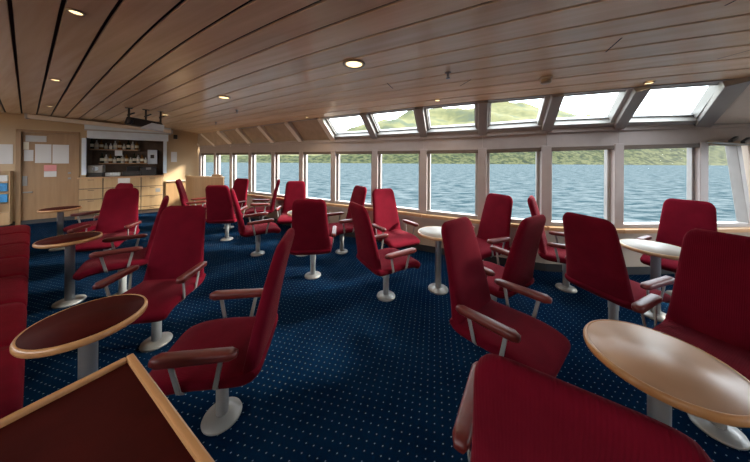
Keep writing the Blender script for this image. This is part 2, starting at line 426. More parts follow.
# edge trim where ceiling meets the raking windows
m = MB()
for a, b in zip(TOP[:13], TOP[1:13]): m.bar(a + Vector((0,0,.03)), b + Vector((0,0,.03)), .05, .07)
structure(m.build('trim_%d' % trim_n, M['frame'])); trim_n += 1
# right side wall with side windows (out of frame, lets daylight in) 
m = MB(); xs = 5.75; wy = wallY(xs)
m.box(xs, xs+.08, -4.5, wy, 0, .7); m.box(xs, xs+.08, -4.5, wy, 1.72, 2.55)
for yy in (-4.5, -3.4, -2.2, -1.0, .2, 1.4, wy-.12): m.box(xs, xs+.08, yy, yy+.12, .7, 1.72)
structure(m.build('wall_right', M['cream']))
m = MB(); m.box(-11, 5.83, -4.58, -4.5, 0, 2.6); structure(m.build('wall_back', M['beech2']))
m = MB(); m.box(-10.4, -10.3, -4.5, 3.2, 0, 2.6); structure(m.build('wall_port', M['wallbeige']))

# ------------------------------------------------------------------ bar wall at the far left
def bw(px, py, off=0.0): return bar_sz(px, py, off)
s_d0, s_d1 = bw(20.5, 180)[0], bw(76, 180)[0]
z_door = bw(45, 133)[1]
s_o0, s_o1 = bw(85.5, 160)[0], bw(163.5, 160)[0]
z_o0, z_o1 = bw(125, 176.2)[1], bw(125, 139)[1]
s_end = S_CORNER
H = 2.62
def wl(mb, s0, s1, z0, z1, d0=0.0, d1=-.08):  # box on the bar wall (d towards the room)
    q = [B0+BE*s0+BN*d1, B0+BE*s1+BN*d1, B0+BE*s1+BN*d0, B0+BE*s0+BN*d0]
    return mb.hexa([c+up*z0 for c in q] + [c+up*z1 for c in q])
m = MB()
wl(m, -3.2, s_d0, 0, H); wl(m, s_d0, s_d1, z_door, H); wl(m, s_d1, s_o0, 0, H); wl(m, s_o0, s_o1, z_o1, H); wl(m, s_o1, s_end, 0, H); wl(m, s_o0, s_o1, 0, z_o0-.03)
structure(m.build('wall_left', M['wallbeige']))
m = MB(); dp = .55
wl(m, s_o0-.02, s_o1+.02, z_o0-.05, z_o1+.05, -dp, -dp-.03)
wl(m, s_o0-.04, s_o0, z_o0-.05, z_o1+.05, -.08, -dp); wl(m, s_o1, s_o1+.04, z_o0-.05, z_o1+.05, -.08, -dp); wl(m, s_o0, s_o1, z_o1, z_o1+.04, -.08, -dp)
NICHE = m
m = MB(); wl(m, -3.2, s_end, 0, .09, .012, .0); structure(m.build('baseboard_left', M['basebd']))
# door
m = MB(); wl(m, s_d0, s_d1, .02, z_door, -.03, -.07); dr = structure(m.build('door_1', M['beech2'], bevel=.003))
m = MB(); j = .06
wl(m, s_d0-j, s_d0+.01, 0, z_door+j, .025, -.03); wl(m, s_d1-.01, s_d1+j, 0, z_door+j, .025, -.03); wl(m, s_d0-j, s_d1+j, z_door, z_door+j, .025, -.03)
m.build('door_frame', M['beech2'], dr, bevel=.004)
s, z = bw(24, 181); m = MB(); wl(m, s-.035, s+.035, z-.11, z+.11, -.02, -.03); lp = m.build('lock_plate', M['steel'], dr)
s, z = bw(24.5, 192.5); m = MB(); wl(m, s-.02, s+.10, z-.012, z+.012, .02, -.03); m.build('handle', M['steel'], dr)
s, z = bw(69, 173); m = MB()
for dz in (0, -.13): m.lathe([(.025, 0), (.025, .012), (.012, .02)], 16, (0, 0, 0))
m.bm.free(); m = MB()
for dz in (0, -.13): wl(m, s-.022, s+.022, z+dz-.022, z+dz+.022, -.015, -.03)
m.build('door_stud', M['steel'], dr)
s0, z0 = bw(25, 140.5); s1, z1 = bw(46, 136); m = MB(); wl(m, s0, s1, min(z0, z1)-.02, max(z0, z1), -.02, -.03); m.build('closer', M['pole'], dr)
# notices stuck to door and walls
def sheet(name, label, x0, y0, x1, y1, mat, cat='notice', off=-.028, group=None):
    s0, za = bw(x0, y1, off); s1, zb2 = bw(x1, y0, off); m = MB()
    m.box(-(s1-s0)/2, (s1-s0)/2, -.004, 0, 0, zb2-za)
    o = m.build(name, mat); o.location = bar_loc((s0+s1)/2, za, off); o.rotation_euler = (0, 0, BROT)
    return props(o, label, cat, group)
sheet('notice', 'large white printed sheet on the door, left of the pair', 35, 144.5, 51.5, 163, M['paper'])
sheet('notice', 'large white printed sheet on the door, right of the pair', 52.5, 145, 69, 163.5, M['paper'])
sheet('notice', 'small white sheet on the door, left of the two large printed sheets', 24, 150, 33.5, 161, M['paper'])
sheet('notice', 'cream square card high on the door above the small sheet', 23.5, 142, 29, 149.5, M['label'])
o = sheet('door_sign', 'red and white sign on the door below the two large sheets', 44, 171.2, 56.5, 177, M['paper'], 'sign')
s0, za = bw(44, 171.2, -.027); s1, zb2 = bw(56.5, 165, -.027); m = MB(); hh = o.dimensions.z if False else bw(44, 171.2, -.028)[1]-bw(44, 177, -.028)[1]
m.box(-(s1-s0)/2, (s1-s0)/2, -.005, 0, hh, hh+zb2-za); c = m.build('red_panel', M['pink'], o)
sheet('notice', 'large faint grey sheet on the wall left of the door', -3, 144.5, 13, 164, M['paper'], off=.004)
sheet('notice', 'small white notice on the beige wall right of the bar shutter', 171, 152, 177, 162, M['paper'], off=.004)
# leaflet rack
s0, zt_ = bw(-6, 170, .10); s1, _ = bw(10.5, 170, .10)
rk = thing('leaflet_rack', 'beech leaflet rack with blue brochures on the wall left of the door', 'leaflet rack', bar_loc((s0+s1)/2, 0, .002), BROT)
wr = (s1-s0)/2; zr = [bw(5, y, .10)[1] for y in (171, 182, 191, 193, 202, 213)]
m = MB(); m.box(-wr, wr, -.02, 0, .05, zr[0]); m.box(-wr, -wr+.02, -.11, -.02, .05, zr[0]); m.box(wr-.02, wr, -.11, -.02, .05, zr[0])
for zz in (zr[1], zr[3], zr[5], .06): m.box(-wr+.02, wr-.02, -.11, -.02, zz-.02, zz+.01)
m.box(-wr+.02, wr-.02, -.112, -.10, .07, zr[5]); m.build('rack_body', M['beech'], rk, bevel=.003)
for (zt2, zb3, lab, mt) in ((zr[1], zr[2], 'blue brochures in the upper slot of the leaflet rack', 'blue'), (zr[3], zr[4], 'blue brochures in the lower slot of the leaflet rack', 'blue')):
    m = MB(); m.box(-wr+.04, wr-.04, -.09, -.03, 0, zt2-zb3-.02 if zt2-zb3 > .1 else .16)
    o = m.build('brochure_stack', M[mt]); o.location = bar_loc((s0+s1)/2, zb3-.005, .002); o.rotation_euler = (0, 0, BROT); props(o, lab, 'brochures', 'brochures in the leaflet rack')
m = MB(); m.box(-wr+.04, wr-.04, -.09, -.03, 0, .13); o = m.build('leaflet_stack', M['paper']); o.location = bar_loc((s0+s1)/2, zr[1]+.013, .002); o.rotation_euler = (0, 0, BROT)
props(o, 'white leaflets in the top slot of the leaflet rack', 'leaflets')
# shutter over the bar
s0, zt_ = bw(85, 125.5, .10); s1 = bw(171, 131, .10)[0]; zb_ = bw(85, 139.6, .10)[1]
sh = thing('roller_shutter', 'blue grey roller shutter box above the bar opening', 'shutter', bar_loc((s0+s1)/2, 0, .002), BROT); hw = (s1-s0)/2
z_lo, z_mid, z_hi = z_o1-.02, z_o1+.17, min(z_o1+.36, 2.36)
m = MB(); m.box(-hw, hw, -.16, 0, z_mid, z_hi); m.build('shutter_box', M['shutter'], sh, bevel=.01)
m = MB(); n_ = 5
for i in range(n_): m.box(-hw+.03, hw-.06, -.09-.012*(i % 2), -.02, z_lo+(z_mid-z_lo)*i/n_, z_lo+(z_mid-z_lo)*(i+1)/n_)
m.build('shutter_curtain', M['shutter'], sh)
m = MB(); m.box(-hw, hw, -.165, -.155, z_mid-.01, z_mid+.025); m.build('shutter_lip', M['pole'], sh)
for px in (84.2, 165):
    s = bw(px, 160, .03)[0] - (s0+s1)/2; m = MB(); m.box(s-.035, s+.035, -.06, 0, z_o0+.06, z_lo); m.build('guide_rail', M['shutter'], sh)
# projector screen housing under the ceiling
sa = bw(27, 117, .22)[0]; sb = bw(172, 132, .22)[0]
zc = bw(100, 121.5, .22)[1]
ps = thing('projection_screen', 'long white projection screen housing mounted under the ceiling above the bar', 'projection screen', bar_loc((sa+sb)/2, 0, .22), BROT); hw = (sb-sa)/2
za, zb2 = bw(28, 116.5, .22)[1], bw(171, 132, .22)[1]
m = MB(); m.hexa([(-hw,-.05,za-.04),(hw,-.05,zb2-.04),(hw,.05,zb2-.04),(-hw,.05,za-.04),(-hw,-.05,za+.05),(hw,-.05,zb2+.05),(hw,.05,zb2+.05),(-hw,.05,za+.05)]); m.build('housing', M['beam'], ps, bevel=.01)
for x_, zz in ((-hw, za), (hw, zb2)):
    m = MB(); m.box(x_-.02, x_+.02, -.055, .055, zz-.05, zz+.06); m.build('end_cap', M['pole'], ps, bevel=.004)
# drawer cabinets under the opening
cols = [(78.5, 103), (103, 141), (141, 163)]
ys = [177.2, 187, 197, 208]
zc_ = [bw(125, y, .10)[1] for y in ys] + [.10]
CABL = ['beech drawer cabinet under the bar, nearest the door', 'wide beech drawer cabinet under the middle of the bar opening', 'beech drawer cabinet under the bar with a steel lock plate']
for kx, (xa, xb) in enumerate(cols):
    s0, s1 = bw(xa, 190, .10)[0], bw(xb, 190, .10)[0]; hw = (s1-s0)/2-.003
    cb = thing('drawer_cabinet', CABL[kx], 'drawer cabinet', bar_loc((s0+s1)/2, 0, .014), BROT)
    m = MB(); m.box(-hw, hw, -.08, 0, .10, zc_[0]-.012); m.box(-hw, hw, -.06, 0, 0, .10); m.build('body', M['cassette'], cb)
    for r_ in range(4):
        m = MB(); m.box(-hw+.006, hw-.006, -.096, -.08, zc_[r_+1]+.004, zc_[r_]-.014); d = m.build('drawer', M['beech'], cb, bevel=.003)
        for hx in ((0,) if hw < .35 else (-hw*.55, hw*.55)):
            m = MB(); m.box(hx-.05, hx+.05, -.108, -.096, zc_[r_]-.05, zc_[r_]-.038); m.build('handle', M['cassette'], d)
    if kx == 2:
        s, z = bw(158, 190, .11); x_ = s-(s0+s1)/2; m = MB(); m.box(x_-.05, x_+.05, -.100, -.096, z-.05, z+.05); m.build('lock_plate', M['steel'], cb)
s0, s1 = bw(78, 177, .05)[0], bw(164.5, 177, .05)[0]
m = MB(); m.box(-(s1-s0)/2, (s1-s0)/2, -.125, -.003, -.024, .012); o = m.build('bar_counter', M['edge2'], bevel=.004); o.location = bar_loc((s0+s1)/2, zc_[0]+.012, .0); o.rotation_euler = (0,0,BROT)
props(o, 'narrow pale wooden bar counter top above the drawer cabinets', 'counter')
ZCT = zc_[0]+.024
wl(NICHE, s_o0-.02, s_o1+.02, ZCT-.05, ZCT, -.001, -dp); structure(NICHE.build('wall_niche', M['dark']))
sheet('price_card', 'white and pink card standing on the front of the bar above the chair back', 118, 178, 130, 183.5, M['paperw'], 'card', off=.125)
# shelves and stock
SHZ = [bw(125, 149.5, -.3)[1], bw(125, 163, -.3)[1]]
smid = (s_o0+s_o1)/2
for kx, zz in enumerate(SHZ):
    m = MB(); L_ = (s_o1-s_o0)*.32; m.box(-L_, L_, -.10, .13, -.025, 0); o = m.build('bar_shelf', M['edge2']); o.location = bar_loc(smid-(.28 if kx == 0 else .10), zz, -.40); o.rotation_euler = (0,0,BROT)
    props(o, ('upper' if kx == 0 else 'lower')+' pale wooden shelf of bottles inside the bar', 'shelf', 'bar shelves')
def bottle_proto(kind):
    hgt, mt = {'tall': (.27, 'bottle'), 'spirit': (.25, 'amber'), 'clear': (.24, 'clear'), 'small': (.17, 'clear')}[kind]; r = .037 if kind != 'small' else .032
    t = thing('bottle', 'x', 'bottle')
    m = MB(); m.lathe([(r*.9, 0), (r, .01), (r, hgt*.55), (r*.85, hgt*.63), (r*.38, hgt*.74), (r*.36, hgt*.93), (r*.42, hgt*.94), (r*.42, hgt)], 14); m.build('glass_body', M[mt], t)
    m = MB(); m.lathe([(r*1.03, hgt*.2), (r*1.03, hgt*.48)], 14, cap=False); m.build('label_band', M['label'], t)
    m = MB(); m.lathe([(r*.45, hgt*.94), (r*.45, hgt*1.03)], 10); m.build('cap', M['black'], t)
    return t
PROT = {}
def stock(kind, s, z, d, label, group):
    if kind not in PROT: PROT[kind] = o = bottle_proto(kind)
    else: o = copy_tree(PROT[kind])
    o.location = bar_loc(s, z, d); o['label'] = label; o['group'] = group; o.rotation_euler = (0, 0, random.random()*6)
for kx in range(11):
    stock(['tall', 'small', 'spirit', 'clear'][kx*7 % 4 if kx != 4 else 1], smid-.28-(s_o1-s_o0)*.29+(s_o1-s_o0)*.58*kx/10, SHZ[0], -.38, 'bottle on the upper bar shelf', 'bottles on the upper bar shelf')
for kx in range(12):
    stock(['tall', 'clear', 'spirit', 'small'][kx*5 % 4], smid-.10-(s_o1-s_o0)*.29+(s_o1-s_o0)*.58*kx/11, SHZ[1], -.38, 'bottle on the lower bar shelf', 'bottles on the lower bar shelf')
gl = None
for kx in range(6):
    if gl is None:
        m = MB(); m.lathe([(.024, 0), (.026, .004), (.030, .085), (.030, .09), (.027, .09), (.022, .01)], 14); gl = m.build('cup', M['paperw']); o = gl
    else: o = copy_tree(gl)
    o.location = bar_loc(bw(106.6+2.5*kx, 172, -.2)[0], ZCT, -.2); props(o, 'small white cup in the row on the bar counter', 'cup', 'white cups in a row on the bar counter')
# coffee machine, till, fridge panel, sign
s, z = bw(88.5, 168, -.15)
t = thing('coffee_machine', 'white coffee machine with black drip tray at the left end of the bar counter', 'coffee machine', bar_loc(s_o0+.14, ZCT, -.2), BROT)
m = MB(); m.box(-.13, .13, -.10, .14, .10, .29); m.box(-.11, .11, .0, .14, 0, .10); m.build('housing', M['white'], t, bevel=.015)
m = MB(); m.box(-.12, .12, -.12, .0, 0, .10); m.build('drip_tray', M['black'], t, bevel=.008)
m = MB(); m.lathe([(.05, 0), (.05, .01)], 18); o = m.build('dial', M['shutter'], t); o.rotation_euler = (R(90), 0, 0); o.location = (0, -.10, .20)
s = bw(131.5, 170, -.2)[0]
t = thing('till', 'black cash till in the middle of the bar counter', 'till', bar_loc(s, ZCT, -.28), BROT)
m = MB(); m.box(-.17, .17, -.12, .14, 0, .12); m.build('till_base', M['black'], t, bevel=.01)
m = MB(); m.hexa([(-.10,-.05,.12),(.12,-.05,.12),(.12,.10,.12),(-.10,.10,.12),(-.10,0,.25),(.12,0,.25),(.12,.10,.25),(-.10,.10,.25)]); m.build('till_display', M['black'], t, bevel=.01)
t = thing('drinks_machine', 'dark drinks machine at the right side of the bar counter', 'drinks machine', bar_loc(bw(149, 170, -.25)[0], ZCT, -.28), BROT)
m = MB(); m.box(-.16, .16, -.12, .14, 0, .22); m.build('housing', M['black'], t, bevel=.01)
m = MB(); m.box(-.05, .05, -.16, -.12, .16, .22); m.build('tap_block', M['steel'], t, bevel=.005)
s0, za = bw(147.5, 164, -.40); s1, zb2 = bw(157, 150, -.40)
t = thing('wall_cupboard', 'pale grey cupboard with a dark emblem at the right inside the bar', 'cupboard', bar_loc((s0+s1)/2, za, -.54), BROT)
m = MB(); m.box(-(s1-s0)/2, (s1-s0)/2, -.13, 0, 0, zb2-za); m.build('body', M['shutter'], t, bevel=.006)
m = MB(); m.box(-.04, .04, -.134, -.129, (zb2-za)*.4, (zb2-za)*.65); m.build('emblem', M['black'], t)
s0, za = bw(114.5, 155, -.25); s1, zb2 = bw(122, 149.8, -.25); m = MB(); m.box(-(s1-s0)/2, (s1-s0)/2, -.004, 0, 0, zb2-za)
o = m.build('shelf_sign', M['paper']); o.location = bar_loc((s0+s1)/2, SHZ[0]-.03-(zb2-za), -.295); o.rotation_euler = (0,0,BROT); props(o, 'white sign hung from the upper bar shelf', 'sign')
# small black camera by the shutter
s, z = bw(175.5, 137, .06); t = thing('security_camera', 'small black camera on the wall at the right end of the shutter box', 'camera', bar_loc(s, z-.06, .0), BROT)
m = MB(); m.box(-.045, .045, -.12, -.03, 0, .12); m.build('body', M['black'], t, bevel=.015)
m = MB(); m.box(-.02, .02, -.03, 0, .04, .08); m.build('bracket', M['black'], t)
# low dado counter right of the drawer cabinets
s0, s1 = bw(166, 182, .04)[0], S_CORNER-.06; zt_ = bw(170, 180.5, .06)[1]
t = thing('dado_unit', 'low beech panelled unit against the wall between the bar and the curved partition', 'low unit', bar_loc((s0+s1)/2, 0, .014), BROT); hw = (s1-s0)/2
m = MB(); m.box(-hw, hw, -.06, 0, .0, zt_-.03); m.build('panel', M['beech2'], t)
m = MB(); m.box(-hw, hw, -.10, 0, zt_-.03, zt_); m.build('top', M['cream'], t, bevel=.004)
# curved beech partition in front of the far windows
ptX0, ptY0 = -4.95, 6.32
t = thing('curved_partition', 'curved beech partition standing in front of the leftmost windows', 'partition', (-4.35, 6.15, 0), 0)
ztp = EYE - (176-158.4)/F*6.0
m = MB(); pts = []
for i in range(25):
    a_ = math.pi*(1.02 + .50*i/24); pts.append((.62*math.cos(a_)+.0, .40*math.sin(a_)+.20))
pts += [(.30, -.24), (.62, -.30)]
def ribbon(m, pts, z0, z1, th):
    ring = []
    for i, p in enumerate(pts):
        q0, q1 = pts[max(0, i-1)], pts[min(len(pts)-1, i+1)]; dx, dy = q1[0]-q0[0], q1[1]-q0[1]; l = math.hypot(dx, dy); nx, ny = -dy/l*th/2, dx/l*th/2
        ring.append([(p[0]-nx, p[1]-ny, z0), (p[0]+nx, p[1]+ny, z0), (p[0]+nx, p[1]+ny, z1), (p[0]-nx, p[1]-ny, z1)])
    m.loft(ring)
    for f in m.bm.faces: f.smooth = False
ribbon(m, pts, 0, ztp-.03, .04); m.build('panel', M['beech2'], t)
m = MB(); ribbon(m, pts, ztp-.03, ztp, .07); m.build('cap_rail', M['beech'], t)
# tan box on the partition
m = MB(); m.box(-.12, .12, -.035, .035, 0, .05); o = m.build('small_box', M['beech2']); o.location = (-3.92, 5.89, ztp+.001); o.rotation_euler = (0, 0, R(-10)); props(o, 'small tan box lying on top of the curved partition', 'box')

# ------------------------------------------------------------------ chairs
WT, YBT, ZT, WB, YBB, ZB = .186, .352, 1.045, .243, .215, .40
def sring(c, wdir, w, tdir, t, n=32, ex=7, bow=0.0):
    out = []
    for i in range(n):
        a = 2*math.pi*i/n; ca, sa = math.cos(a), math.sin(a)
        x = abs(ca)**(2/ex)*(1 if ca >= 0 else -1); y = abs(sa)**(2/3.2)*(1 if sa >= 0 else -1)
        out.append(c + wdir*(w*x) + tdir*(t*y + bow*(x*x)))
    return out
def bez(p, t):
    p = [Vector(q) for q in p]
    while len(p) > 1: p = [a*(1-t)+b*t for a, b in zip(p, p[1:])]
    return p[0]
XD = Vector((1, 0, 0))
def slab(path, wfun, tfun, end_r, bowf=None, nst=None):
    """padded panel lofted along a side profile; path(t) gives (y, z)"""
    ts = []
    for i in range(7): ts.append(end_r[0]*(1-math.cos(math.pi/2*i/6)))
    nmid = 14
    for i in range(1, nmid): ts.append(end_r[0] + (1-end_r[0]-end_r[1])*i/nmid)
    for i in range(7): ts.append(1-end_r[1] + end_r[1]*math.sin(math.pi/2*i/6))
    rings = []
    for t in ts:
        p = path(t); q = path(min(1, t+.01)); q0 = path(max(0, t-.01)); d = (q-q0); d = Vector((0, d.y, d.z)).normalized(); tn = XD.cross(d)
        w = wfun(t); th = tfun(t)
        rings.append(sring(Vector((0, p.y, p.z)), XD, w, tn, th, bow=bowf(t) if bowf else 0))
    m = MB(); m.loft(rings); return m
def chair_parts(t):
    # backrest
    bp = lambda u: bez([(0, -.205, .385), (0, -.245, .50), (0, -.27, .72), (0, -.36, ZT)], u)
    rc = .06
    def bw_(u):
        w = WB + (WT-WB)*u
        d = (1-u)*.66
        if d < rc: w -= rc - math.sqrt(max(0, rc*rc - (rc-d)**2))
        d = u*.66
        if d < .03: w -= .03 - math.sqrt(max(0, .03**2-(.03-d)**2))
        return max(w, .02)
    def bt_(u):
        th = .040 - .010*u; d = (1-u)*.66
        if d < .035: th *= math.sqrt(max(.02, 1-(1-d/.035)**2))
        d = u*.66
        if d < .03: th *= math.sqrt(max(.02, 1-(1-d/.03)**2))
        return th
    slab(bp, bw_, bt_, (.05, .14), lambda u: -.012*math.sin(math.pi*min(1, u*1.05))).build('backrest', M['red'], t)
    # seat
    sp = lambda u: bez([(0, -.232, .435), (0, -.222, .345), (0, -.10, .385), (0, .12, .410), (0, .245, .400), (0, .292, .345)], u)
    def sw_(u):
        w = .243 - .004*u; d = (1-u)*.56
        if d < .06: w -= .06 - math.sqrt(max(0, .0036-(.06-d)**2))
        return w
    def st_(u):
        th = .042; d = (1-u)*.56
        if d < .04: th *= math.sqrt(max(.03, 1-(1-d/.04)**2))
        d = u*.56
        if d < .03: th *= math.sqrt(max(.03, 1-(1-d/.03)**2))
        return th
    slab(sp, sw_, st_, (.05, .12), lambda u: .010*math.sin(math.pi*u)).build('seat', M['red'], t)
    for sx in (-1, 1):
        rings = []; L0, L1 = -.175, .188
        for i in range(13):
            u = i/12; y = L0 + (L1-L0)*u; e_ = min(u, 1-u)*(L1-L0); k = math.sqrt(max(.35, 1-(1-min(1, e_/.012))**2))
            c = Vector((sx*.268, y, .558 + .010*u)); rings.append(sring(c, XD, .0295*k, Vector((0,0,1)), (.021+.005*u)*k, 20, 3.6))
        m = MB(); m.loft(rings); a = m.build('armrest', M['leather'], t)
        for (y0, y1) in ((.120, .085), (-.105, -.070)):
            m = MB(); m.bar((sx*.262, y0, .555), (sx*.249, y1, .385), .022, .009, (1, 0, 0)); m.bar((sx*.249, y1, .388), (sx*.225, y1, .362), .022, .008, (1, 0, 0)); m.build('arm_strut', M['steel'], a, bevel=.002)
    m = MB(); m.lathe([(.032, .02), (.032, .20), (.036, .205), (.036, .30), (.05, .345)], 24); m.build('pole', M['pole'], t)
    m = MB(); m.box(-.12, .12, -.10, .13, .332, .352); m.build('mounting_plate', M['black'], t, bevel=.004)
    m = MB(); m.lathe([(.100, 0), (.102, .006), (.098, .016), (.05, .024), (.034, .03)], 40); m.build('base_disc', M['steel'], t)
CH = [ # name, X, Y, yaw, label
 ('A', -3.65, 3.24, 293, 'red armchair facing the camera between the two far round tables, bar drawers behind'),
 ('A2', -4.59, 3.94, 257, 'red armchair almost hidden behind the one standing in front of the bar drawers'),
 ('B', -2.74, 2.58, 220, 'red armchair turned left behind the front left armchair, its back mostly covered'),
 ('C', -1.77, 1.93, 279, 'large red armchair facing the camera behind the front left round table'),
 ('D', -.88, 1.38, 190, 'red armchair seen side on beside the square table, turned left'),
 ('E', -3.93, 5.28, 30, 'small distant red armchair leaning left in front of the curved partition'),
 ('F', -2.74, 4.40, 97, 'red armchair seen from behind, in front of the curved partition'),
 ('G', -1.84, 3.74, 33, 'red armchair turned right in the row left of centre with sunlit seat'),
 ('H', -3.16, 5.14, 255, 'distant red armchair against the far windows right of the curved partition'),
 ('I', -2.45, 5.11, 203, 'distant red armchair in thin profile facing left under the windows left of centre'),
 ('J', -1.57, 4.56, 281, 'distant red armchair facing the camera under the windows left of centre'),
 ('K', -.79, 3.05, 97, 'red armchair seen squarely from behind at the centre of the room'),
 ('L', -.53, 3.84, 216, 'red armchair turned left by the windows behind the bright red one'),
 ('M', .29, 3.40, 298, 'brightest red armchair by the windows facing the camera beside the small round table'),
 ('N', .13, 2.60, 29, 'red armchair turned right in the centre, standing in front of the bright red one'),
 ('O', 1.35, 3.02, 205, 'red armchair under the windows behind the large central armchair, facing left'),
 ('P', 1.12, 2.24, 122, 'red armchair seen from behind right beside the large central armchair'),
 ('Q', .85, 1.55, 309, 'large red armchair right of centre with wide seat facing the right front table'),
 ('R', .60, .77, 56, 'nearest red armchair seen from behind at the bottom edge, cut by the frame'),
 ('S', 2.25, 2.78, 322, 'narrow looking red armchair in profile by the windows facing right'),
 ('T', 2.10, 2.08, 17, 'large red armchair seen from behind left of the right rear round table'),
 ('U', 3.39, 2.63, 208, 'red armchair against the right end windows behind the right rear round table'),
 ('V', 1.93, 1.33, 206, 'large red armchair at the right edge behind the right front round table'),
]
proto = None
for nm, X, Y, a, lab in CH:
    if proto is None:
        o = proto = thing('lounge_armchair', lab, 'armchair'); chair_parts(o)
    else: o = copy_tree(proto)
    o.location = (X, Y, 0); o.rotation_euler = (0, 0, R(a-90)); o['label'] = lab; o['group'] = 'red swivel armchairs of the lounge'

# ------------------------------------------------------------------ round tables
def round_table(X, Y, r, top, edge, label):
    t = thing('round_table', label, 'table', (X, Y, 0), 0, 'round pedestal tables')
    z = .667; th = .034
    m = MB(); m.lathe([(r-.014, z-.004), (r-.014, z+.0005), (.001, z+.0005)], 64); m.build('tabletop', top, t)
    m = MB(); m.lathe([(.002, z-th), (r-.012, z-th), (r-.003, z-th+.005), (r, z-th+.012), (r, z-.009), (r-.004, z-.001), (r-.011, z+.002), (r-.0135, z+.0015), (r-.0145, z-.004)], 64, cap=False); m.build('edge_band', edge, t)
    m = MB(); m.lathe([(.034, .02), (.034, z-th-.01), (.085, z-th-.008), (.085, z-th)], 28); m.build('pole', M['pole'], t)
    m = MB(); m.lathe([(.112, 0), (.114, .006), (.110, .018), (.05, .026), (.036, .032)], 40); m.build('base_disc', M['steel'], t)
round_table(-1.488, 1.235, .224, M['maroon'], M['edge'], 'maroon topped round table at the front left beside the sofa')
round_table(-3.16, 2.46, .224, M['maroon'], M['edge'], 'maroon topped round table in the middle of the sofa row')
round_table(-5.17, 3.90, .225, M['maroon'], M['edge'], 'farthest round table by the door at the end of the sofa')
round_table(1.215, 1.008, .244, M['tan'], M['edge'], 'large round table in the right foreground, its tan top coloured with skylight glare')
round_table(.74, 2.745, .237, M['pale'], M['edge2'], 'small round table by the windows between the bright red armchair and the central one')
round_table(2.73, 2.30, .25, M['pale'], M['edge2'], 'round table at the right rear between two red armchairs, its pale top coloured with window glare')
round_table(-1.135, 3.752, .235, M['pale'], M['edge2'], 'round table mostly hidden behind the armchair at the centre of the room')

# square table at the bottom left
U, V_ = Vector((-.520, -.854, 0)), Vector((.854, -.520, 0))
cx = Vector((-1.03, 1.016, 0)); LU, LV = .78, .80
t = thing('square_table', 'square maroon table with raised beech rim in the bottom left corner', 'table', cx + U*LU/2 + V_*LV/2, math.atan2(V_.y, V_.x), None)
m = MB(); m.box(-LV/2+.022, LV/2-.022, -LU/2+.022, LU/2-.022, .632, .650); m.build('tabletop', M['maroon'], t)
m = MB(); r_ = .024
for (x0, x1, y0, y1) in ((-LV/2, LV/2, -LU/2, -LU/2+r_), (-LV/2, LV/2, LU/2-r_, LU/2), (-LV/2, -LV/2+r_, -LU/2+r_, LU/2-r_), (LV/2-r_, LV/2, -LU/2+r_, LU/2-r_)): m.box(x0, x1, y0, y1, .622, .668)
m.build('rim', M['edge'], t, bevel=.006)
m = MB(); m.lathe([(.036, .02), (.036, .615), (.12, .618), (.12, .632)], 28); m.build('pole', M['pole'], t)
m = MB(); m.lathe([(.20, 0), (.20, .012), (.06, .026), (.04, .03)], 40); m.build('base_disc', M['steel'], t)

# ------------------------------------------------------------------ banquette along the left
A_, Bv = Vector((-1.50, 1.00, 0)), Vector((-5.62, 3.86, 0))
d = (Bv-A_).normalized(); L_ = (Bv-A_).length; ang = math.atan2(d.y, d.x)        # local x along the bench, +y away from the tables
t = thing('sofa', 'long crimson upholstered bench sofa along the left edge of the picture', 'sofa', A_, ang)
# local +y must point to the far side from the tables: rotate so that -y faces them
sgn = 1
m = MB(); m.box(0, L_, .05, .60, .03, .27); m.build('base', M['black'], t)
ncs = 7; cw = L_/ncs
for i in range(ncs):
    rings = []
    for k_ in range(11):
        u = k_/10; x = i*cw + .004 + (cw-.008)*u; e_ = min(u, 1-u)*cw; q = math.sqrt(max(.45, 1-(1-min(1, e_/.05))**2))
        rings.append([Vector((x, .29 + (yy-.29)*(.93+.07*q), .345 + (zz-.345)*(.80+.20*q))) for yy, zz in [( .29+.30*math.copysign(abs(math.cos(a))**(2/5), math.cos(a)), .345+.085*math.copysign(abs(math.sin(a))**(2/3), math.sin(a))) for a in [2*math.pi*j/24 for j in range(24)]]])
    m = MB(); m.loft(rings); m.build('seat_cushion', M['sofa'], t)
    rings = []
    for k_ in range(9):
        u = k_/8; x = i*cw + .004 + (cw-.008)*u; e_ = min(u, 1-u)*cw; q = math.sqrt(max(.30, 1-(1-min(1, e_/.06))**2))
        rings.append([Vector((x, .62 + .07*(.85+.15*q)*math.copysign(abs(math.cos(a))**(2/3), math.cos(a)) + .10*(.25*math.sin(a)), .63+.24*(.93+.07*q)*math.copysign(abs(math.sin(a))**(2/5), math.sin(a)))) for a in [2*math.pi*j/20 for j in range(20)]])
    m = MB(); m.loft(rings); m.build('back_cushion', M['sofa'], t)
m = MB(); m.box(0, L_, .66, .72, .03, .70); m.build('back_frame', M['black'], t)

